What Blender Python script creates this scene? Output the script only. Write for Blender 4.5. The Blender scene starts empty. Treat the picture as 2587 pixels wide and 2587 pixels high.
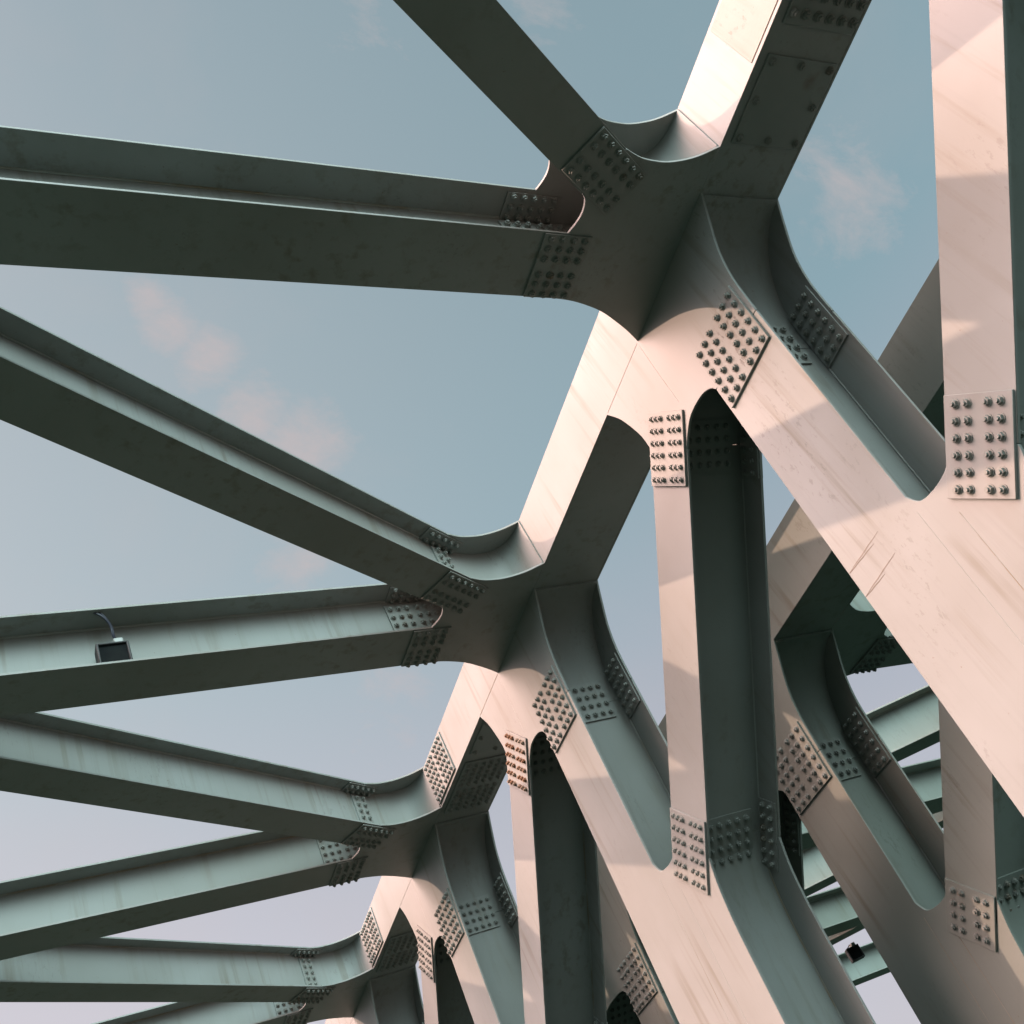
import bpy, bmesh, math, random
from mathutils import Vector, Matrix
random.seed(7)
U = 4.0                      # one truss panel = 1 unit of the drawing = 4 m
scene = bpy.context.scene
COL = scene.collection

# ------------------------------------------------------------------ drawing dimensions (in panels)
H, W = .1438, .1771          # chord depth and width
T = .0055                    # plate thickness
PN, PF, PT = -.027, .1357, .0816      # post edges and lean
VA = .7319                   # slope of the diagonals
CV, SV = math.cos(VA), math.sin(VA)
VL, VR = .1882, .0256        # edges of the diagonals, measured along the chord
VM = .5*(VL+VR)
S1 = .0158                   # camber of the lateral beams
TJ, BJ = .372, 1.133         # splice stations of the diagonals
PJ = -.2365                  # splice level of the posts
ZB = -1.86                   # foot of the posts

# ------------------------------------------------------------------ materials
def nt(name):
    m = bpy.data.materials.new(name); m.use_nodes = True
    t = m.node_tree; t.nodes.clear()
    return m, t
def add(t, kind, **kw):
    n = t.nodes.new(kind)
    for k, v in kw.items(): setattr(n, k, v)
    return n
def ramp(t, stops, interp='LINEAR'):
    r = add(t, 'ShaderNodeValToRGB'); cr = r.color_ramp; cr.interpolation = interp
    while len(cr.elements) > 1: cr.elements.remove(cr.elements[-1])
    for i, (p, c) in enumerate(stops):
        e = cr.elements[0] if i == 0 else cr.elements.new(p)
        e.position = p; e.color = (*c, 1) if len(c) == 3 else c
    return r
def noise(t, vec, scale, detail=5, rough=.55, dist=0.0):
    n = add(t, 'ShaderNodeTexNoise'); n.inputs['Scale'].default_value = scale
    n.inputs['Detail'].default_value = detail; n.inputs['Roughness'].default_value = rough
    n.inputs['Distortion'].default_value = dist
    t.links.new(vec, n.inputs['Vector']); return n
def mixc(t, fac, a, b, mode='MIX'):
    n = add(t, 'ShaderNodeMix', data_type='RGBA', blend_type=mode)
    L = t.links.new
    for sock, v in ((n.inputs[0], fac), (n.inputs[6], a), (n.inputs[7], b)):
        if hasattr(v, 'links') or hasattr(v, 'is_linked'): L(v, sock)
        elif isinstance(v, (int, float)): sock.default_value = v
        else: sock.default_value = (*v, 1)
    return n.outputs[2]
def mapping(t, vec, scale, rot=(0, 0, 0)):
    m = add(t, 'ShaderNodeMapping'); m.inputs['Scale'].default_value = scale; m.inputs['Rotation'].default_value = rot
    t.links.new(vec, m.inputs['Vector']); return m.outputs[0]
def math_(t, op, a, b=0.0, clamp=False):
    n = add(t, 'ShaderNodeMath', operation=op); n.use_clamp = clamp
    for s, v in ((n.inputs[0], a), (n.inputs[1], b)):
        if isinstance(v, (int, float)): s.default_value = v
        else: t.links.new(v, s)
    return n.outputs[0]

def steel_paint(name, base, rough=.50, streak=.68, peel=.30, bump=.12):
    m, t = nt(name); L = t.links.new
    out = add(t, 'ShaderNodeOutputMaterial'); p = add(t, 'ShaderNodeBsdfPrincipled')
    geo = add(t, 'ShaderNodeNewGeometry'); pos = geo.outputs['Position']
    big = noise(t, pos, .55, 4).outputs[0]
    dark = (base[0]*.80, base[1]*.78, base[2]*.74); light = tuple(min(1, c*1.06) for c in base)
    c = mixc(t, ramp(t, [(.35, (0, 0, 0)), (.65, (1, 1, 1))]).outputs[0], dark, light)
    r0 = t.nodes[-2]; 
    rb = ramp(t, [(.32, (0, 0, 0)), (.68, (1, 1, 1))]); L(big, rb.inputs[0])
    c = mixc(t, rb.outputs[0], dark, light)
    # rain streaks: long in z
    sv = mapping(t, pos, (9, 9, .45))
    sn = noise(t, sv, 1.0, 6, .6).outputs[0]
    rs = ramp(t, [(.52, (0, 0, 0)), (.66, (1, 1, 1))]); L(sn, rs.inputs[0])
    pm = noise(t, pos, .9, 3).outputs[0]
    rp = ramp(t, [(.42, (0, 0, 0)), (.62, (1, 1, 1))]); L(pm, rp.inputs[0])
    sf = math_(t, 'MULTIPLY', rs.outputs[0], rp.outputs[0]); sf = math_(t, 'MULTIPLY', sf, streak)
    c = mixc(t, sf, c, tuple(x*y for x, y in zip(base, (.62, .54, .44))))
    # fine pale streaks
    s2 = noise(t, mapping(t, pos, (26, 26, 1.1)), 1.0, 4, .6).outputs[0]
    r2 = ramp(t, [(.55, (0, 0, 0)), (.72, (1, 1, 1))]); L(s2, r2.inputs[0])
    c = mixc(t, math_(t, 'MULTIPLY', r2.outputs[0], .22), c, tuple(x*.78 for x in base))
    # blistered, flaking patches
    ph = noise(t, mapping(t, pos, (1, 1, .55)), 1.35, 2).outputs[0]
    rh = ramp(t, [(.56, (0, 0, 0)), (.66, (1, 1, 1))]); L(ph, rh.inputs[0])
    pf = noise(t, mapping(t, pos, (24, 24, 11)), 1.0, 8, .72).outputs[0]
    rf = ramp(t, [(.56, (0, 0, 0)), (.60, (1, 1, 1))]); L(pf, rf.inputs[0])
    peelf = math_(t, 'MULTIPLY', math_(t, 'MULTIPLY', rh.outputs[0], rf.outputs[0]), peel)
    c = mixc(t, peelf, c, tuple(x*y for x, y in zip(base, (.42, .38, .33))))
    # rare specks of rust
    sp = noise(t, pos, 38, 3, .5).outputs[0]
    rsp = ramp(t, [(.735, (0, 0, 0)), (.76, (1, 1, 1))]); L(sp, rsp.inputs[0])
    c = mixc(t, math_(t, 'MULTIPLY', rsp.outputs[0], .55), c, (.11, .075, .04))
    L(c, p.inputs['Base Color'])
    rr = math_(t, 'ADD', math_(t, 'MULTIPLY', big, .22), rough-.11)
    L(rr, p.inputs['Roughness']); p.inputs['Specular IOR Level'].default_value = .16
    b = add(t, 'ShaderNodeBump'); b.inputs['Strength'].default_value = bump; b.inputs['Distance'].default_value = .012
    bh = math_(t, 'ADD', math_(t, 'MULTIPLY', noise(t, pos, 2.2, 2).outputs[0], 1.2), math_(t, 'MULTIPLY', noise(t, pos, 45, 3).outputs[0], .12))
    bh = math_(t, 'SUBTRACT', bh, math_(t, 'MULTIPLY', peelf, .10))
    L(bh, b.inputs['Height']); L(b.outputs[0], p.inputs['Normal'])
    L(p.outputs[0], out.inputs[0])
    return m

def rust_mix(name, base, rustc, amount, rough=.55, scale=6):
    m, t = nt(name); L = t.links.new
    out = add(t, 'ShaderNodeOutputMaterial'); p = add(t, 'ShaderNodeBsdfPrincipled')
    geo = add(t, 'ShaderNodeNewGeometry'); oi = add(t, 'ShaderNodeObjectInfo')
    n = noise(t, geo.outputs['Position'], scale, 5, .6).outputs[0]
    v = math_(t, 'ADD', n, math_(t, 'MULTIPLY', oi.outputs['Random'], .22))
    r = ramp(t, [(amount, (0, 0, 0)), (amount+.16, (1, 1, 1))]); L(v, r.inputs[0])
    c = mixc(t, r.outputs[0], base, rustc)
    L(c, p.inputs['Base Color']); p.inputs['Roughness'].default_value = rough
    L(p.outputs[0], out.inputs[0]); return m

PAINT = steel_paint('painted_steel', (.188, .207, .201))
PLATE = steel_paint('painted_plate', (.180, .197, .190), streak=.7, peel=.7)
SCUFF = steel_paint('flaking_plate', (.165, .172, .155), streak=.9, peel=1.0, bump=.6)
COVER = rust_mix('cover_steel', (.13, .15, .14), (.08, .055, .035), .72, .5, 2.2)
BOLT = rust_mix('bolt_steel', (.135, .148, .134), (.09, .068, .042), .76, .68, 5)
BOLT_RUST = rust_mix('rusty_bolt_steel', (.13, .115, .085), (.105, .058, .025), .52, .6, 9)
WELD = rust_mix('weld_bead', (.19, .21, .195), (.15, .13, .09), .62, .5, 2.5)
LAMPGREY = rust_mix('lamp_housing', (.009, .012, .013), (.025, .022, .018), .85, .7)
LAMPBOX = rust_mix('lamp_gear_box', (.15, .17, .16), (.10, .08, .06), .8, .45)
CABLE = rust_mix('cable_rubber', (.016, .02, .034), (.03, .03, .035), .9, .5)
def glassmat():
    m, t = nt('lamp_glass'); out = add(t, 'ShaderNodeOutputMaterial'); p = add(t, 'ShaderNodeBsdfPrincipled')
    geo = add(t, 'ShaderNodeNewGeometry')
    n = noise(t, geo.outputs['Position'], 9, 3).outputs[0]
    r = ramp(t, [(.3, (.004, .005, .006)), (.7, (.008, .010, .010))]); t.links.new(n, r.inputs[0])
    t.links.new(r.outputs[0], p.inputs['Base Color']); p.inputs['Roughness'].default_value = .8; p.inputs['Specular IOR Level'].default_value = .04
    t.links.new(p.outputs[0], out.inputs[0]); return m
GLASS = glassmat()
def groundmat(name, a, b, scale):
    m, t = nt(name); out = add(t, 'ShaderNodeOutputMaterial'); p = add(t, 'ShaderNodeBsdfPrincipled')
    geo = add(t, 'ShaderNodeNewGeometry')
    n = noise(t, geo.outputs['Position'], scale, 7, .65).outputs[0]
    r = ramp(t, [(.3, a), (.7, b)]); t.links.new(n, r.inputs[0]); t.links.new(r.outputs[0], p.inputs['Base Color'])
    p.inputs['Roughness'].default_value = .9; p.inputs['Specular IOR Level'].default_value = .05; t.links.new(p.outputs[0], out.inputs[0]); return m
ASPHALT = groundmat('asphalt', (.009, .022, .018), (.014, .030, .024), 3.0)
EARTH = groundmat('dark_river', (.004, .013, .010), (.007, .018, .013), .05)

# ------------------------------------------------------------------ mesh helpers
def finish(name, bm, mat, parent=None, smooth=True):
    bmesh.ops.recalc_face_normals(bm, faces=bm.faces)
    if smooth:
        for f in bm.faces: f.smooth = True
        for e in bm.edges:
            e.smooth = len(e.link_faces) == 2 and e.calc_face_angle(9) < math.radians(32)
    for v in bm.verts: v.co *= U
    me = bpy.data.meshes.new(name); bm.to_mesh(me); bm.free()
    me.materials.append(mat)
    o = bpy.data.objects.new(name, me); COL.objects.link(o)
    if parent: o.parent = parent
    return o
def prism(bm, pts3, ext):
    """closed outline of 3-D points (planar) pushed along ext"""
    a = [bm.verts.new(p) for p in pts3]; b = [bm.verts.new(Vector(p)+ext) for p in pts3]
    bm.faces.new(a); bm.faces.new(b[::-1]); n = len(a)
    for i in range(n): bm.faces.new((a[i], b[i], b[(i+1) % n], a[(i+1) % n]))
def plate_yz(bm, yz, x0, x1): prism(bm, [Vector((x0, y, z)) for y, z in yz], Vector((x1-x0, 0, 0)))
def plate_xy(bm, xy, z0, z1): prism(bm, [Vector((x, y, z0)) for x, y in xy], Vector((0, 0, z1-z0)))
def box(bm, x0, x1, y0, y1, z0, z1): plate_yz(bm, [(y0, z0), (y1, z0), (y1, z1), (y0, z1)], x0, x1)
def obox(bm, c, u, v, n, su, sv, sn):
    """box centred at c on its back face; u, v across, n outward"""
    p = [c+u*a*su/2+v*b*sv/2 for a, b in ((-1, -1), (1, -1), (1, 1), (-1, 1))]
    prism(bm, p, n*sn)
def catmull(pts, n=7):
    P = [pts[0]]+list(pts)+[pts[-1]]; out = []
    for i in range(1, len(P)-2):
        p0, p1, p2, p3 = (Vector(q) for q in P[i-1:i+3])
        for k in range(n):
            t = k/n
            out.append(tuple(.5*((2*p1)+(p2-p0)*t+(2*p0-5*p1+4*p2-p3)*t*t+(3*p1-p0-3*p2+p3)*t**3)))
    out.append(tuple(pts[-1])); return out
def ribbon(path, th):
    """2-D path -> closed 2-D outline of thickness th"""
    L, R = [], []
    for i, p in enumerate(path):
        a = Vector(path[max(i-1, 0)]); b = Vector(path[min(i+1, len(path)-1)])
        d = (b-a).normalized(); n = Vector((-d.y, d.x))*th/2
        L.append(tuple(Vector(p)+n)); R.append(tuple(Vector(p)-n))
    return L+R[::-1]
def tube(bm, pts, r, seg=8):
    rings = []
    for i, p in enumerate(pts):
        p = Vector(p); a = Vector(pts[max(i-1, 0)]); b = Vector(pts[min(i+1, len(pts)-1)])
        d = (b-a).normalized(); s = d.cross(Vector((.3, .2, 1))).normalized(); w = d.cross(s)
        rings.append([bm.verts.new(p+(s*math.cos(k*2*math.pi/seg)+w*math.sin(k*2*math.pi/seg))*r) for k in range(seg)])
    for A, B in zip(rings, rings[1:]):
        for k in range(seg): bm.faces.new((A[k], A[(k+1) % seg], B[(k+1) % seg], B[k]))
    bm.faces.new(rings[0]); bm.faces.new(rings[-1][::-1])
def bevel(o, w=.0022):
    b = o.modifiers.new('edge', 'BEVEL'); b.width = w; b.segments = 1; b.limit_method = 'ANGLE'; b.angle_limit = math.radians(50)
    return o

# bolt: washer, hex nut, thread end; axis +z, origin on the plate
BS = 1.0
def bolt_bm(bm, M=Matrix.Identity(4), s=1.0):
    def cyl(r, z0, z1, seg, ph=0, r2=None):
        r2 = r if r2 is None else r2
        A = [bm.verts.new(M @ (Vector((r*math.cos(ph+k*2*math.pi/seg), r*math.sin(ph+k*2*math.pi/seg), z0))*s)) for k in range(seg)]
        B = [bm.verts.new(M @ (Vector((r2*math.cos(ph+k*2*math.pi/seg), r2*math.sin(ph+k*2*math.pi/seg), z1))*s)) for k in range(seg)]
        for k in range(seg): bm.faces.new((A[k], A[(k+1) % seg], B[(k+1) % seg], B[k]))
        bm.faces.new(B)
    ph = random.random()
    cyl(.0074, 0, .0011, 14)
    cyl(.0060, .0011, .0058, 6, ph, .0056)
    cyl(.0034, .0058, .0088, 8, 0, .0029)
_tmp = bmesh.new(); bolt_bm(_tmp)
for v in _tmp.verts: v.co *= U
bmesh.ops.recalc_face_normals(_tmp, faces=_tmp.faces)
BOLT_ME = bpy.data.meshes.new('bolt'); _tmp.to_mesh(BOLT_ME); BOLT_ME.materials.append(BOLT)
BOLT_ME2 = BOLT_ME.copy(); BOLT_ME2.materials.clear(); BOLT_ME2.materials.append(BOLT_RUST); _tmp.free()

def splice(parent, c, u, v, n, su, sv, us, vs, sep=True, th=.005, mat=None, name='splice_plate', rusty=False, s=1.0, shear=0.0):
    """bolted cover plate: centre c on the steel below, u/v in its plane, bolts on the grid us x vs"""
    c, u, v, n = (Vector(q) for q in (c, u, v, n)); u = u.normalized(); v = v.normalized(); n = n.normalized()
    bm = bmesh.new(); obox(bm, c, u, v, n, su, sv, th)
    M0 = Matrix((u, v if u.cross(v).dot(n) > 0 else -v, n)).transposed().to_4x4()
    spots = [c+u*a+v*b+n*th for a in us for b in vs]
    if sep:
        o = bevel(finish(name, bm, mat or PLATE, parent), .003)
        for sp in spots:
            b = bpy.data.objects.new('bolt', BOLT_ME2 if rusty else BOLT_ME); COL.objects.link(b); b.parent = o
            b.matrix_basis = Matrix.Translation(sp*U) @ M0 @ Matrix.Rotation(random.random()*6, 4, 'Z') @ Matrix.Scale(s, 4)
    else:
        o = finish(name, bm, mat or PLATE, parent)
        bm = bmesh.new()
        for sp in spots: bolt_bm(bm, Matrix.Translation(sp) @ M0, s)
        me2 = bpy.data.meshes.new('tmp'); 
        bmesh.ops.recalc_face_normals(bm, faces=bm.faces)
        for vv in bm.verts: vv.co *= U
        base = o.data; b2 = bmesh.new(); b2.from_mesh(base)
        nf = len(b2.faces); bm.to_mesh(me2); bm.free(); b2.from_mesh(me2); b2.faces.ensure_lookup_table()
        for f in b2.faces[nf:]: f.material_index = 1
        b2.to_mesh(base); b2.free(); bpy.data.meshes.remove(me2); base.materials.append(BOLT_RUST if rusty else BOLT)
    return o
def lin(n, pitch): return [(i-(n-1)/2)*pitch for i in range(n)]
def split(n, pitch, gap):   # two groups of n with a gap in the middle
    return [-(gap/2+pitch*(n-1-i)) for i in range(n)]+[gap/2+pitch*i for i in range(n)]

def thing(name, label, cat, loc=(0, 0, 0), group=None):
    o = bpy.data.objects.new(name, None); COL.objects.link(o); o.empty_display_size = .2
    o.location = Vector(loc)*U; o['label'] = label; o['category'] = cat
    if group: o['group'] = group
    return o
def copy_tree(o, parent=None):
    c = o.copy(); COL.objects.link(c); c.parent = parent
    for ch in list(o.children): copy_tree(ch, c)
    return c
X, Y, Z = Vector((1, 0, 0)), Vector((0, 1, 0)), Vector((0, 0, 1))

# ------------------------------------------------------------------ truss-plane outlines
def vpt(o, r, dy=0): return (o+r*CV+dy, -r*SV)
def node_lobe(k, dv):
    """outline of the gusset below the chord at node k, from its near to its far end"""
    near = catmull([(-.088, 0), (-.060, -.048), (-.033, -.100), (-.016, -.160), (PN-PT*PJ, PJ)], 6)
    fy = PF-PT*PJ
    rr = TJ-VR*CV; lr = TJ-VL*CV
    R_ = vpt(VR, rr, dv); L_ = vpt(VL, lr, dv)
    arch = catmull([(fy, PJ), (fy+.010, -.222), (fy+.036, -.2105), ((fy+R_[0])/2+.012, -.209), (R_[0]-.022, -.222), R_], 5)
    fil = catmull([L_, (.360+dv, -.120), (.366+dv, -.085), (.379+dv, -.040), (.400+dv, 0)], 6)
    return [(y+k, z) for y, z in near+arch+fil]
def chord_outline(y0, y1, nodes, dv):
    pts = [(y0, 0)]
    for k in nodes: pts += node_lobe(k, dv)
    return pts+[(y1, 0), (y1, H), (y0, H)]
def post_outline(dv):
    dz = dv/1.0314; q = lambda y, z: (y+PT*dz*0, z+dz)
    e = lambda z: PN-PT*z
    lr = BJ-VL*CV; rr = BJ-VR*CV
    L_ = vpt(VL-1, lr, 0); R_ = vpt(VR-1, rr, 0)
    near = [(e(PJ-.0012), PJ-.0012), (e(-.655)-PT*dz, -.655+dz)]
    sh = lambda p: (p[0]-PT*dz, p[1]+dz)
    notch = catmull([sh((e(-.655), -.655)), sh((.014, -.677)), sh((-.012, -.684)), sh((-.042, -.683)), sh((-.066, -.674)), sh(L_)], 6)
    right = catmull([sh(R_), sh((-.127, -.795)), sh((-.113, -.865)), sh((-.104, -.950)), sh((-.096, -1.036))], 6)
    return near[:1]+notch+right+[(-.096-PT*dz+PT*(-1.036+dz-ZB), ZB), (PF-PT*ZB, ZB), (PF-PT*(PJ-.0012), PJ-.0012)]

# ------------------------------------------------------------------ builders
def horizontal_gusset(sd):
    """outline (a outwards, y) of the plates that carry the lateral beams"""
    if sd < 0:
        a1 = catmull([(0, .222), (.031, .200), (.063, .1805), (.098, .161), (.129, .148), (.180, .134), (.236, .1274)], 5)
        a2 = catmull([(.236, .0022), (.226, -.020), (.222, -.040), (.226, -.060), (.2353, -.070)], 5)
        a3 = catmull([(.1817, -.1527), (.148, -.1405), (.115, -.1365), (.083, -.138), (.040, -.150), (0, -.172)], 5)
    else:
        a1 = catmull([(0, .200), (.040, .178), (.090, .155), (.140, .138), (.236, .1186)], 5)
        a2 = catmull([(.236, -.0066), (.212, -.022), (.202, -.050), (.214, -.080), (.2507, -.0976)], 5)
        a3 = catmull([(.2173, -.1904), (.160, -.150), (.111, -.128), (.046, -.140), (0, -.170)], 5)
    return a1+a2+a3
LAT = {-1: dict(d1=(.024, .575), d2=(.073, .0347)), 1: dict(d1=(-.060, .3456), d2=(.030, -.110))}
def lat_frame(sd, kind):
    m, a = LAT[sd][kind]
    d = Vector((sd*math.cos(a), -math.sin(a), 0)); n = Vector((-d.y, d.x, 0))
    if n.y < 0: n = -n
    return m, d, n
def lat_joint(sd, kind):
    m, d, n = lat_frame(sd, kind)
    return .2485 if kind == 'd1' else .236/abs(d.x)

def build_chord(name, label, loc, y0, y1, nodes, sd, dv, group, covers=(), splices=(), sep_nodes=()):
    t = thing(name, label, 'chord', loc, group)
    out = chord_outline(y0, y1, nodes, dv)
    for nm, a, b in (('inner', 0, T), ('outer', W-T, W)):
        bm = bmesh.new(); plate_yz(bm, out, a, b); bevel(finish('side_plate', bm, PAINT, t))
    bm = bmesh.new(); box(bm, T, W-T, y0, y1, .0008, .0008+T); finish('bottom_plate', bm, PAINT, t)
    bm = bmesh.new(); box(bm, T, W-T, y0, y1, H-.0008-T, H-.0008); finish('top_plate', bm, PAINT, t)
    fx = 0 if sd < 0 else W
    for k in nodes:
        g = [(fx+sd*max(a, 1e-4), y+k) for a, y in horizontal_gusset(sd)]
        bm = bmesh.new(); plate_xy(bm, g, .0004, T); bevel(finish('gusset_plate', bm, PAINT, t))
        bm = bmesh.new(); plate_xy(bm, g, H-T, H-.0004); bevel(finish('gusset_plate', bm, PAINT, t))
        # upright webs of the lateral stubs, swept into the chord side
        for kind in ('d1', 'd2'):
            m, d, n = lat_frame(sd, kind); j = lat_joint(sd, kind)
            e = Vector((fx, m+k, 0))+d*(j-.0006)
            if kind == 'd1':
                c0 = Vector((fx+sd*.0015, -.172+k)); c2 = Vector((e.x, e.y)); c1 = Vector((fx+sd*.002, m+k-.035))
                path = [tuple(c0*(1-s)**2+c1*2*s*(1-s)+c2*s*s) for s in [i/22 for i in range(23)]]
            else:
                c0 = Vector((fx+sd*.0015, .205+k)); c2 = Vector((e.x, e.y)); c1 = Vector((fx+sd*.004, m+k+.02))
                path = [tuple(c0*(1-s)**2+c1*2*s*(1-s)+c2*s*s) for s in [i/22 for i in range(23)]]
            bm = bmesh.new(); plate_xy(bm, ribbon(path, .0045), T, H-T); finish('curved_web', bm, PAINT, t)
            if kind == 'd2':
                bm = bmesh.new(); plate_xy(bm, ribbon([(fx+sd*.03, m+k-.03), (e.x-sd*.12, e.y-.004), (e.x, e.y-.003)], .004), T, H-T); finish('curved_web', bm, PAINT, t)
        # web of the post, swept out of the chord soffit
        path = [(-.087+.1605*math.sin(s), -.003-(-PJ-.003)*(1-math.cos(s))) for s in [i*math.pi/2/20 for i in range(21)]]
        bm = bmesh.new(); plate_yz(bm, [(y+k, z) for y, z in ribbon(path, .006)], T, W-T); finish('curved_web', bm, PAINT, t)
        rm = TJ-VM*CV
        path = [(VM+k+dv, -.0005), (vpt(VM, rm, dv)[0]+k, vpt(VM, rm, dv)[1])]
        bm = bmesh.new(); plate_yz(bm, ribbon(path, .006), T, W-T); finish('diagonal_stub', bm, PAINT, t)
        # weld bead along the soffit line and down from the gusset tip
        if sd < 0:
            bm = bmesh.new(); tube(bm, [(.0002, .226+k, .001), (.0002, .396+k, .001)], .0010, 6); finish('weld_bead', bm, WELD, t)
            bm = bmesh.new(); tube(bm, [(.0004, .226+k, -.004), (.0004, .233+k, -.10), (.0004, .2365+k, -.166)], .0010, 6); finish('weld_bead', bm, WELD, t)
    for yc, sep in covers:
        splice(t, (W/2+.003, yc, .0008), Y, X, -Z, .150, .148, [], [], True, .004, COVER, 'access_cover')
        o = t.children[-1]
        for a, b in ((-.064, -.062), (-.064, 0), (-.064, .062), (0, -.062), (0, .062), (.064, -.062), (.064, 0), (.064, .062)):
            q = bpy.data.objects.new('bolt', BOLT_ME); COL.objects.link(q); q.parent = o
            q.matrix_basis = Matrix.Translation(Vector((W/2+.003+b, yc+a, -.0032))*U) @ Matrix.Rotation(math.pi, 4, 'X')
    for yc, sep in splices:
        splice(t, (0, yc, H/2), Y, Z, -X, .178, .126, split(4, .0205, .03), lin(6, .0205), sep)
        splice(t, (W/2, yc, .0008), Y, X, -Z, .25, .146, split(5, .0225, .035), lin(6, .0235), False, .005, COVER)
    return t

def build_post(name, label, loc, dv, group, sep, near_detail=True):
    t = thing(name, label, 'post', loc, group)
    out = post_outline(dv); dz = dv/1.0314
    for a, b in ((0, T), (W-T, W)):
        bm = bmesh.new(); plate_yz(bm, out, a, b); bevel(finish('flange', bm, PAINT, t))
    mid = .5*(PN+PF); ym = lambda z: mid-PT*z
    bm = bmesh.new(); plate_yz(bm, ribbon([(ym(PJ), PJ-.001), (ym(ZB), ZB)], .006), T, W-T); finish('web', bm, PAINT, t)
    rm = BJ-VM*CV; e = vpt(VM-1, rm)
    sh = lambda p: (p[0]-PT*dz, p[1]+dz)
    path = catmull([sh(e), sh((-.083, -.737)), sh((-.061, -.785)), sh((-.045, -.845)), sh((-.033, -.930)), sh((-.020, -1.04))], 6)
    path.append((sh((-.02, 0))[0]+PT*(-1.04+dz-ZB), ZB))
    bm = bmesh.new(); plate_yz(bm, ribbon(path, .006), T, W-T); finish('foot_web', bm, PAINT, t)
    # weld lines down the trunk
    if near_detail:
        for dy, z0 in ((.0, -.684), (-.052, -.735)):
            bm = bmesh.new()
            y0 = PN-PT*z0+dy
            tube(bm, [(.0004, y0-PT*dz, z0+dz), (.0004, y0+PT*.4, z0-.4), (.0004, y0+PT*(z0-ZB), ZB)], .0009, 6); finish('weld_bead', bm, WELD, t)
        for xx in (W-T,):
            bm = bmesh.new(); tube(bm, [(xx-.001, ym(PJ)-.005, PJ-.002), (xx-.001, ym(ZB)-.005, ZB)], .0016, 6); finish('weld_bead', bm, WELD, t)
            bm = bmesh.new(); tube(bm, [(xx-.001, y-.004, z) for y, z in path], .0016, 6); finish('weld_bead', bm, WELD, t)
    u = Vector((0, PT, -1)).normalized()
    yc = .5*(PN+PF)-PT*PJ
    splice(t, (0, yc, PJ+.010), u, Y, -X, .134, .146, lin(6, .0225), split(3, .0225, .032), sep)
    for s_ in (-1, 1):
        splice(t, (W-T, yc+s_*.0415, PJ+.010), u, Y, -X, .134, .070, lin(6, .0225), lin(3, .0215), False, .004)
    splice(t, (W/2, yc-.0032, PJ+.006), u, X, -Y, .098, .104, lin(4, .0235), lin(5, .021), False, .004)
    return t

def build_diagonal(name, label, loc, dv, group, sep, cols=3, brows=6, rusty=False):
    t = thing(name, label, 'brace', loc, group)
    d = Vector((0, CV, -SV)); nrm = Vector((0, SV, CV))
    ctr = lambda st: Vector((0, VM+dv+(st-VM*CV)*CV, -(st-VM*CV)*SV))
    bst = BJ-dv*.0+ (0 if not dv else -.075)
    hw = .5*(VL-VR)*SV
    a, b = ctr(TJ+.0012), ctr(bst-.0012)
    out = [a+nrm*hw, b+nrm*hw, b-nrm*hw, a-nrm*hw]
    for x0 in (0, W-T):
        bm = bmesh.new(); prism(bm, [p+X*x0 for p in out], X*T); bevel(finish('flange', bm, PAINT, t))
    bm = bmesh.new(); prism(bm, [p+X*T for p in (a+nrm*.003, b+nrm*.003, b-nrm*.003, a-nrm*.003)], X*(W-2*T)); finish('web', bm, PAINT, t)
    bm = bmesh.new(); tube(bm, [a+X*(W-T-.001)-nrm*.004, b+X*(W-T-.001)-nrm*.004], .0016, 6); finish('weld_bead', bm, WELD, t)
    cs = split(3, .0135, .026) if cols == 3 else split(2, .0185, .031)
    for st, rows, rr in ((TJ, 6, rusty), (bst, brows, False)):
        c = ctr(st)
        splice(t, c, d, nrm, -X, .139 if rows == 6 else .100, .104, lin(rows, .0228), cs, sep, rusty=rr, s=.86 if cols == 3 else 1.0)
        for s_ in (-1, 1):
            splice(t, c+nrm*s_*.0285+X*(W-T), d, nrm, -X, .134, .046, lin(6, .0225), lin(2, .021), False, .004)
        splice(t, c+X*(W/2)-nrm*.003, d, X, -nrm, .100, .118, lin(4, .0235), lin(5, .022), False, .004)
        splice(t, c+X*W, d, nrm, X, .134, .10, lin(6, .0225), lin(4, .0215), False, .004)
    return t

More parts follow.
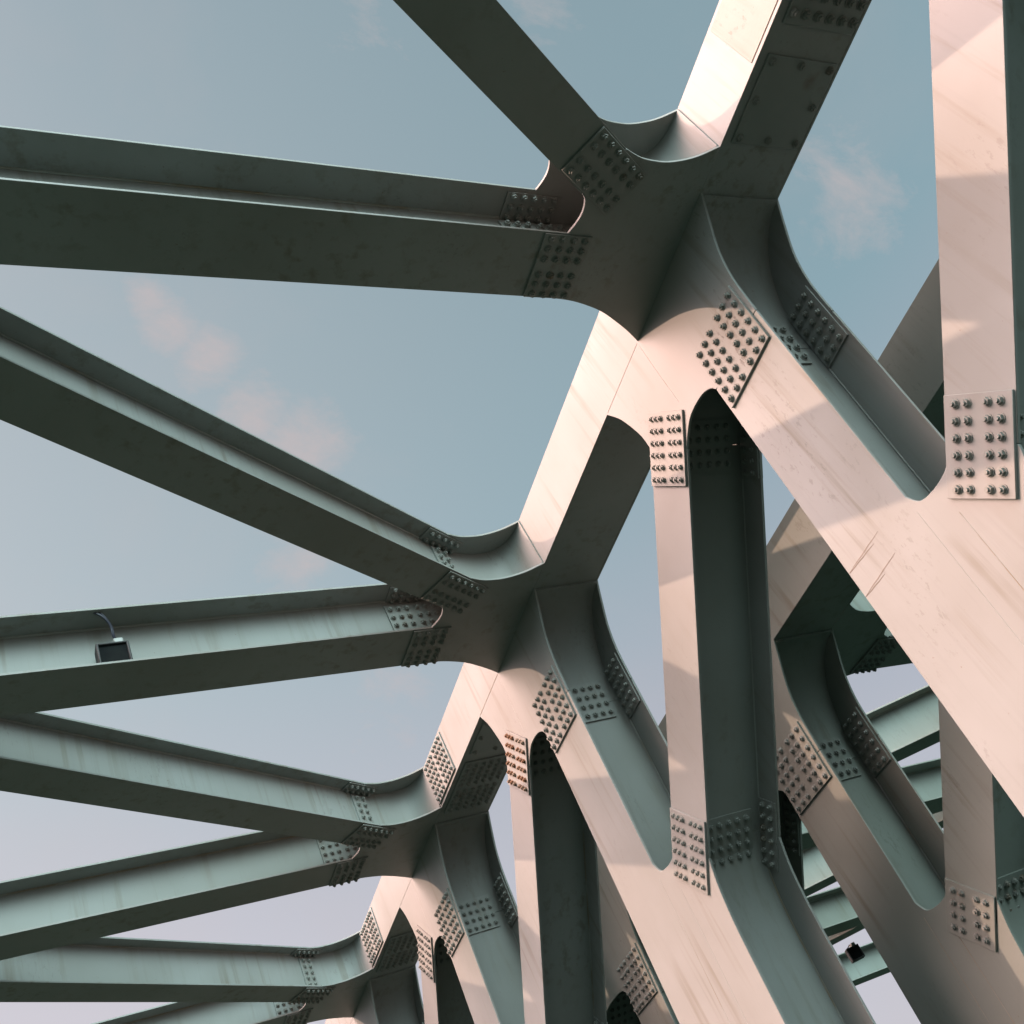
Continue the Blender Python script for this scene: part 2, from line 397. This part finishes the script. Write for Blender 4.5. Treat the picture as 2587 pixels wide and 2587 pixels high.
def build_lateral(name, label, loc, sd, kind, group, sep, length, cat):
    t = thing(name, label, cat, loc, group)
    m, d, n = lat_frame(sd, kind); j = lat_joint(sd, kind); fx = 0 if sd < 0 else W
    o = Vector((fx, m, 0)); d3 = (d+Z*S1).normalized()
    wb, wt = (.0985, .0985) if kind == 'd1' else (.1251, .1355)
    a = o+d*(j+.0010)+Z*.0; b = o+d*length+Z*S1*(length-j)
    def bar(z0, z1, w0, off=0.0):
        q = n*off
        bm = bmesh.new(); prism(bm, [a+q+n*w0/2+Z*z0, b+q+n*w0/2+Z*z0, b+q-n*w0/2+Z*z0, a+q-n*w0/2+Z*z0], Z*(z1-z0)); return bm
    bevel(finish('bottom_flange', bar(0, T, wb), PAINT, t)); bevel(finish('top_flange', bar(H-T, H, wt), PAINT, t))
    finish('web', bar(T, H-T, .0045, -.006), PAINT, t)
    bm = bmesh.new(); tube(bm, [a+Z*(H-T-.001)-n*.009, b+Z*(H-T-.001)-n*.009], .0022, 6); finish('weld_bead', bm, WELD, t)
    c = o+d*j
    if kind == 'd1':
        splice(t, c, d, n, -Z, .136, .092, lin(6, .0222), split(2, .0205, .031), sep, .004)
        splice(t, c+Z*(H/2)-n*.0084, d, Z, -n, .056, .104, lin(2, .026), lin(5, .021), False, .004)
        splice(t, c+Z*(H-T), d, n, -Z, .12, .092, lin(5, .0222), split(2, .0205, .031), False, .003)
    else:
        splice(t, c, d, n, -Z, .094, .122, lin(4, .0222), split(3, .0190, .030), sep, .004)
        splice(t, c+Z*(H/2)-n*.0086, d, Z, -n, .130, .100, split(3, .021, .026), lin(4, .0235), False, .004)
        splice(t, c+Z*(H-T), d, n, -Z, .11, .12, lin(5, .021), split(3, .0190, .030), False, .003)
    return t

# ------------------------------------------------------------------ near bridge (truss beside the road)
O1 = (0, 0, 0)
build_chord('top_chord', 'long sunlit box chord running from the top edge through the two largest star shaped joints', O1, -1.35, 1.73, [-1, 0, 1], -1, 0, None,
            covers=((-.257, True), (1.497, True)), splices=())
near_chord = [o for o in COL.objects if o.name == 'top_chord'][0]
splice(near_chord, (W/2+.003, -.50, .0008), Y, X, -Z, .24, .148, lin(8, .029), lin(6, .0255), True, .005, COVER, s=1.25)
splice(near_chord, (0, -.46, H/2), Y, Z, -X, .30, .128, [], [], True, .0013, SCUFF)
c2 = build_chord('top_chord', 'shorter box chord past the bolted splice, with the third joint from the top', O1, 1.7315, 2.73, [2], -1, 0, None, covers=(), splices=((1.735, True),))
c3 = build_chord('top_chord', 'farthest bit of sunlit box chord at the bottom edge, left of all the others', O1, 2.7315, 3.9, [3], -1, 0, None, covers=(), splices=((2.735, True),))

G = 'vertical posts of the nearer truss'
P0 = build_post('vertical_post', 'largest sunlit post, widening into the broad pale foot on the right', (0, 0, 0), 0, G, True)
P1 = copy_tree(P0); P1.location = (0, U, 0); P1['label'] = 'post under the second star joint, its pale foot reaching the bottom edge centre'
SCR = rust_mix('scratch', (.12, .105, .085), (.085, .07, .052), .5, .6, 12)
for y0, y1, z0, sl in ((.099, .186, -.6502, -.0004), (.118, .187, -.6560, .0045), (.101, .192, -.6924, -.0026), (.138, .190, -.6990, .0030)):
    bm = bmesh.new()
    pts = [(y0+(y1-y0)*i/9, z0+sl*i/9+.0003*math.sin(i*1.7+y0*90)) for i in range(10)]
    w_ = [.00012+.0006*math.sin(math.pi*(i+.4)/10) for i in range(10)]
    plate_yz(bm, [(y, z+d) for (y, z), d in zip(pts, w_)]+[(y, z-d) for (y, z), d in list(zip(pts, w_))[::-1]], -.0003, .0006)
    finish('scratch', bm, SCR, P0)
P2 = build_post('vertical_post', 'narrow post with a teal web under the third joint from the top', (0, 2, 0), 0, G, False)
P3 = copy_tree(P2); P3.location = (0, 3*U, 0); P3['label'] = 'small dark post under the lowest joint at the bottom left'

G = 'diagonals of the nearer truss'
build_diagonal('diagonal_brace', 'wide pale diagonal at the right edge with four columns of bolts at its lower splice', (0, -1, 0), 0, G, True, 2)
D0 = build_diagonal('diagonal_brace', 'long diagonal with flaking pale flange and broad dark web between the two nearest posts', (0, 0, 0), 0, G, True, 3)
build_diagonal('diagonal_brace', 'slim diagonal hanging from the second star joint by a splice of rusty bolts', (0, 1, 0), 0, G, True, 3, 6, True)
build_diagonal('diagonal_brace', 'thinnest diagonal hanging from the third joint at the bottom left', (0, 2, 0), 0, G, False, 3)

G1, G2 = 'slanting overhead braces of the nearer bridge', 'crosswise overhead struts of the nearer bridge'
LB = build_lateral('lateral_brace', 'dark overhead brace running up to the top edge from the nearest star joint', (0, 0, 0), -1, 'd1', G1, True, 1.78, 'brace')
labs = {1: 'overhead brace with a teal web slanting down to the second star joint', 2: 'overhead brace just below the strut with the floodlight, meeting the third joint',
        3: 'lowest overhead brace, nearly level, meeting the bottom left joint'}
for k in (1, 2, 3):
    o = copy_tree(LB); o.location = (0, k*U, 0); o['label'] = labs[k]
LS = build_lateral('lateral_strut', 'biggest dark overhead strut, crossing to the left edge from the nearest star joint', (0, 0, 0), -1, 'd2', G2, True, 3.3, 'strut')
labs = {1: 'overhead strut that carries the floodlight', 2: 'overhead strut rising from lower left to the third joint from the top',
        3: 'overhead strut cut off by the bottom edge at lower left'}
for k in (1, 2, 3):
    o = copy_tree(LS); o.location = (0, k*U, 0); o['label'] = labs[k]

# ------------------------------------------------------------------ far bridge (parallel, lower, to the right)
PAINT = steel_paint('shade_darkened_steel', (.155, .180, .165), streak=.7)  # base darkened in place of shade missing on the second bridge
PLATE = steel_paint('shade_darkened_plate', (.15, .172, .158), streak=.7)  # plates carry the same shade in their colour
X2, Y2, Z2, DV2 = .3799, .843, -.3627, .082
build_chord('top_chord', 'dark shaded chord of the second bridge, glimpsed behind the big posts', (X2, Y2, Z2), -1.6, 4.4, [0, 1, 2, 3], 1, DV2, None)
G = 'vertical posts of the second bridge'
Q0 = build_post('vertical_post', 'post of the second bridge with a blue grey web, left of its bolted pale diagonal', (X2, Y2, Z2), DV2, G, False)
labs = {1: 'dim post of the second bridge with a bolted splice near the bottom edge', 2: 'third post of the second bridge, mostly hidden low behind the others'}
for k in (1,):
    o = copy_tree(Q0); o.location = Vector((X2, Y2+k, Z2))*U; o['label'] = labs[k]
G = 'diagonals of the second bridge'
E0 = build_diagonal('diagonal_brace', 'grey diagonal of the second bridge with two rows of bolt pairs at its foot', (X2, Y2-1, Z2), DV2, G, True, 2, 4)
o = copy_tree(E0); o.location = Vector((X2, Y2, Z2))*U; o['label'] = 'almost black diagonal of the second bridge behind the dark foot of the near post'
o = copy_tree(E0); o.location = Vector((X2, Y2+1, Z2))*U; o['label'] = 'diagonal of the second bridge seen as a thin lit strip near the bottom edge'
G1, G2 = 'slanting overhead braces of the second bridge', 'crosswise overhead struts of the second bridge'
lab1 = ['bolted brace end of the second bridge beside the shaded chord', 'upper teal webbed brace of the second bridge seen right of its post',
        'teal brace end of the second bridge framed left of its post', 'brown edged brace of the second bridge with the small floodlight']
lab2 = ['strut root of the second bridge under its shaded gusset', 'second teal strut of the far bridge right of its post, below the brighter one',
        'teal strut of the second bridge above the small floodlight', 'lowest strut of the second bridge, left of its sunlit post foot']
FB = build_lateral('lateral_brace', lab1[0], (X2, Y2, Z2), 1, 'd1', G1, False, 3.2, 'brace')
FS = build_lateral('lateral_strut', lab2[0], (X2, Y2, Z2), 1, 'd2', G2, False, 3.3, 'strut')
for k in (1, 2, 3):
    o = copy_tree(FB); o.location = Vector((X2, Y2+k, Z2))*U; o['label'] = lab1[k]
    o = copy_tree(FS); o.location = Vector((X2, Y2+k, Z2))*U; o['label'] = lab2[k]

# ------------------------------------------------------------------ floodlights
def floodlight(label, loc, rotz, cable=True):
    t = thing('floodlight', label, 'floodlight', loc, None); t.rotation_euler[2] = rotz
    w, h, d = .0315, .029, .014       # half width, half height, half depth
    bm = bmesh.new()
    for a, b, c, e in ((-w, -w+.005, 0, 2*h), (w-.005, w, 0, 2*h), (-w+.005, w-.005, 0, .005), (-w+.005, w-.005, 2*h-.005, 2*h)):
        box(bm, a, b, -d-.004, d, c, e)
    box(bm, -w+.005, w-.005, -d+.004, d-.001, .005, 2*h-.005)
    for i in range(7): box(bm, -w+.006+i*.0082, -w+.009+i*.0082, d, d+.010, .006, 2*h-.006)
    bevel(finish('housing', bm, LAMPGREY, t), .006)
    bm = bmesh.new(); box(bm, -w+.0055, w-.0055, -d+.001, -d+.0038, .0055, 2*h-.0055); finish('glass', bm, GLASS, t)
    bm = bmesh.new(); box(bm, .004, .024, -d+.002, d+.008, 2*h+.0005, 2*h+.015); bevel(finish('gear_box', bm, LAMPBOX, t), .01)
    bm = bmesh.new()
    tube(bm, [(-w+.006, 0, 2*h), (-w+.022, .003, 2*h+.006), (.003, .004, 2*h+.014)], .0022, 6)
    finish('bracket', bm, LAMPGREY, t)
    if cable:
        bm = bmesh.new()
        tube(bm, catmull([(.010, 0, 2*h+.014), (.006, -.008, 2*h+.026), (.004, -.014, 2*h+.044), (-.006, -.022, .118), (-.020, -.024, .1315), (-.034, -.016, .1415), (-.040, .006, .1425)], 6), .0022, 8)
        tube(bm, catmull([(.012, .002, 2*h+.014), (.009, -.006, 2*h+.026), (.007, -.012, 2*h+.044), (-.002, -.021, .118), (-.014, -.024, .134), (-.024, -.018, .1415), (-.028, .006, .1425)], 6), .0016, 8)
        finish('cable', bm, CABLE, t)
    return t
floodlight('grey box floodlight sitting on an overhead strut, cable looped over its top flange', (-.912, .995+.012, .0105+T+.0005), math.radians(2))
f2 = floodlight('small dark floodlight clamped under a brown brace of the second bridge', (2.235, 3.245, Z2-.075), math.radians(-20), False)

# ------------------------------------------------------------------ setting
def struct(name, bm, mat):
    o = finish(name, bm, mat); o['kind'] = 'structure'; return o
bm = bmesh.new(); box(bm, -3.4, .30, -8, 12, ZB-.10, ZB-.001); struct('road', bm, ASPHALT)
bm = bmesh.new(); box(bm, .345, 4.2, -8, 12, ZB+Z2-.10, ZB+Z2-.001); struct('road', bm, ASPHALT)
bm = bmesh.new(); box(bm, -400, 400, -400, 400, -4.1, -4.0); struct('river', bm, EARTH)

# ------------------------------------------------------------------ sun and sky
s = Vector((1, -.345, -.635)).normalized()
sun_el = math.asin(-s.z); to = -s
sun = bpy.data.lights.new('sun', 'SUN'); sun.energy = 4.7; sun.angle = math.radians(.55); sun.color = (1, .61, .455)
so = bpy.data.objects.new('sun', sun); COL.objects.link(so)
so.rotation_euler = s.to_track_quat('-Z', 'Y').to_euler()
w = bpy.data.worlds.new('World'); scene.world = w; w.use_nodes = True
t = w.node_tree; t.nodes.clear(); L = t.links.new
out = add(t, 'ShaderNodeOutputWorld'); bg = add(t, 'ShaderNodeBackground'); L(bg.outputs[0], out.inputs[0])
sky = add(t, 'ShaderNodeTexSky'); sky.sky_type = 'NISHITA'; sky.sun_disc = False
sky.sun_elevation = sun_el; sky.sun_rotation = math.atan2(to.x, to.y); sky.dust_density = 3.0; sky.air_density = 1.0; sky.ozone_density = 1.0
tc = add(t, 'ShaderNodeTexCoord'); dirv = tc.outputs['Generated']
sep = add(t, 'ShaderNodeSeparateXYZ'); L(dirv, sep.inputs[0])
# hazy evening sky: colour by height
el = ramp(t, [(0, (.66, .62, .68)), (.22, (.56, .56, .62)), (.42, (.42, .465, .53)), (.60, (.285, .42, .47)), (.75, (.28, .398, .443)), (.88, (.27, .385, .43)), (1, (.26, .37, .42))]); L(sep.outputs[2], el.inputs[0])
# glow round the sun
dt = add(t, 'ShaderNodeVectorMath', operation='DOT_PRODUCT'); L(dirv, dt.inputs[0]); dt.inputs[1].default_value = to
g = math_(t, 'MAXIMUM', dt.outputs['Value'], 0.0)
def scale_col(fac, col):
    n = add(t, 'ShaderNodeMix', data_type='RGBA', blend_type='MIX'); n.clamp_factor = False
    L(fac, n.inputs[0]); n.inputs[6].default_value = (0, 0, 0, 1); n.inputs[7].default_value = (*col, 1); return n.outputs[2]
def addc(a, b):
    n = add(t, 'ShaderNodeMix', data_type='RGBA', blend_type='ADD'); n.inputs[0].default_value = 1
    L(a, n.inputs[6]); L(b, n.inputs[7]); return n.outputs[2]
def lobe(c, p, amp):
    d = add(t, 'ShaderNodeVectorMath', operation='DOT_PRODUCT'); L(dirv, d.inputs[0]); d.inputs[1].default_value = Vector(c).normalized()
    return math_(t, 'MULTIPLY', math_(t, 'POWER', math_(t, 'MAXIMUM', d.outputs['Value'], 0.0), p), amp)
# unseen sky lobes added to light the steel: sun side, then behind the view
grad = addc(el.outputs[0], scale_col(lobe((-.64, .05, .766), 22.0, 84.0), (1.0, .635, .59)))
grad = addc(grad, scale_col(lobe((-.81, .28, .51), 9.0, 1.4), (1.0, .66, .60)))
grad = addc(grad, scale_col(lobe((.0, -.766, .643), 12.0, 21.0), (.78, 1.0, 1.0)))
grad = addc(grad, scale_col(lobe((-.6, .7, .3), 1.6, .40), (1.0, .74, .69)))  # haze tint of the visible sky, sun side
skym = add(t, 'ShaderNodeMix', data_type='RGBA', blend_type='MULTIPLY'); skym.inputs[0].default_value = 1
L(sky.outputs[0], skym.inputs[6]); skym.inputs[7].default_value = (.09, .09, .09, 1)
base = mixc(t, .82, skym.outputs[2], grad)
# thin pink clouds: wisps where the noise allows them near a few headings
cl = None
blobs = [((.1832, .5349, .8248), .020, .8), ((.2005, .5570, .8060), .024, .8), ((.2285, .5751, .7856), .030, .8), ((.2661, .6076, .7483), .034, .9), ((.3005, .6246, .7209), .040, .9),
         ((.2924, .6996, .652), .045, .8), ((.7153, .307, .6277), .040, .88), ((.6936, .2945, .6574), .050, .66), ((.4942, .2587, .8299), .035, .55), ((.3416, .4015, .8498), .03, .35),
         ((.3497, .7696, .5343), .06, .55), ((.3564, .2854, .8897), .05, .5)]
nz = noise(t, mapping(t, dirv, (11, 20, 14), (.3, .2, .5)), 1.0, 12, .68, .3).outputs[0]
for (c, r, a) in blobs:
    d = add(t, 'ShaderNodeVectorMath', operation='DISTANCE'); L(dirv, d.inputs[0]); d.inputs[1].default_value = Vector(c).normalized()
    q = math_(t, 'DIVIDE', d.outputs['Value'], r*1.45); q = math_(t, 'POWER', 2.718, math_(t, 'MULTIPLY', math_(t, 'MULTIPLY', q, q), -.9)); q = math_(t, 'MULTIPLY', q, a)
    cl = q if cl is None else math_(t, 'MAXIMUM', cl, q)
cv = math_(t, 'MULTIPLY', math_(t, 'SUBTRACT', math_(t, 'ADD', math_(t, 'MULTIPLY', cl, 1.1), math_(t, 'MULTIPLY', nz, 1.5)), 1.27), 2.0, True)
wide = noise(t, dirv, 3.2, 7, .6, .4).outputs[0]
rw = ramp(t, [(.48, (0, 0, 0)), (.75, (1, 1, 1))]); L(wide, rw.inputs[0])
cv = math_(t, 'MAXIMUM', cv, math_(t, 'MULTIPLY', rw.outputs[0], .28))
col = mixc(t, math_(t, 'MULTIPLY', cv, .52, True), base, (.60, .485, .475))
L(col, bg.inputs[0]); bg.inputs[1].default_value = 1.05

# ------------------------------------------------------------------ camera
R = [[0.8742698395131925, -0.27484301552449275, -0.40014193048839564], [-0.08287348633029518, 0.7276826350234866, -0.6808891010647311], [0.4783139481355724, 0.6284419619206523, 0.6134137816484745]]
C = Vector((-1.210068214175187, -0.7541604348191621, -1.3729928584851767))*U
cam = bpy.data.cameras.new('camera'); cam.sensor_width = 36; cam.lens = 2695.091/2587*36; cam.clip_start = .05; cam.clip_end = 5000
co = bpy.data.objects.new('camera', cam); COL.objects.link(co)
M = Matrix((R[0], [-v for v in R[1]], [-v for v in R[2]])).transposed().to_4x4(); M.translation = C
co.matrix_world = M; scene.camera = co
scene.view_settings.view_transform = 'Standard'; scene.view_settings.look = 'None'
scene.view_settings.exposure = 0; scene.view_settings.gamma = 1
scene.cycles.max_bounces = 8; scene.cycles.diffuse_bounces = 3
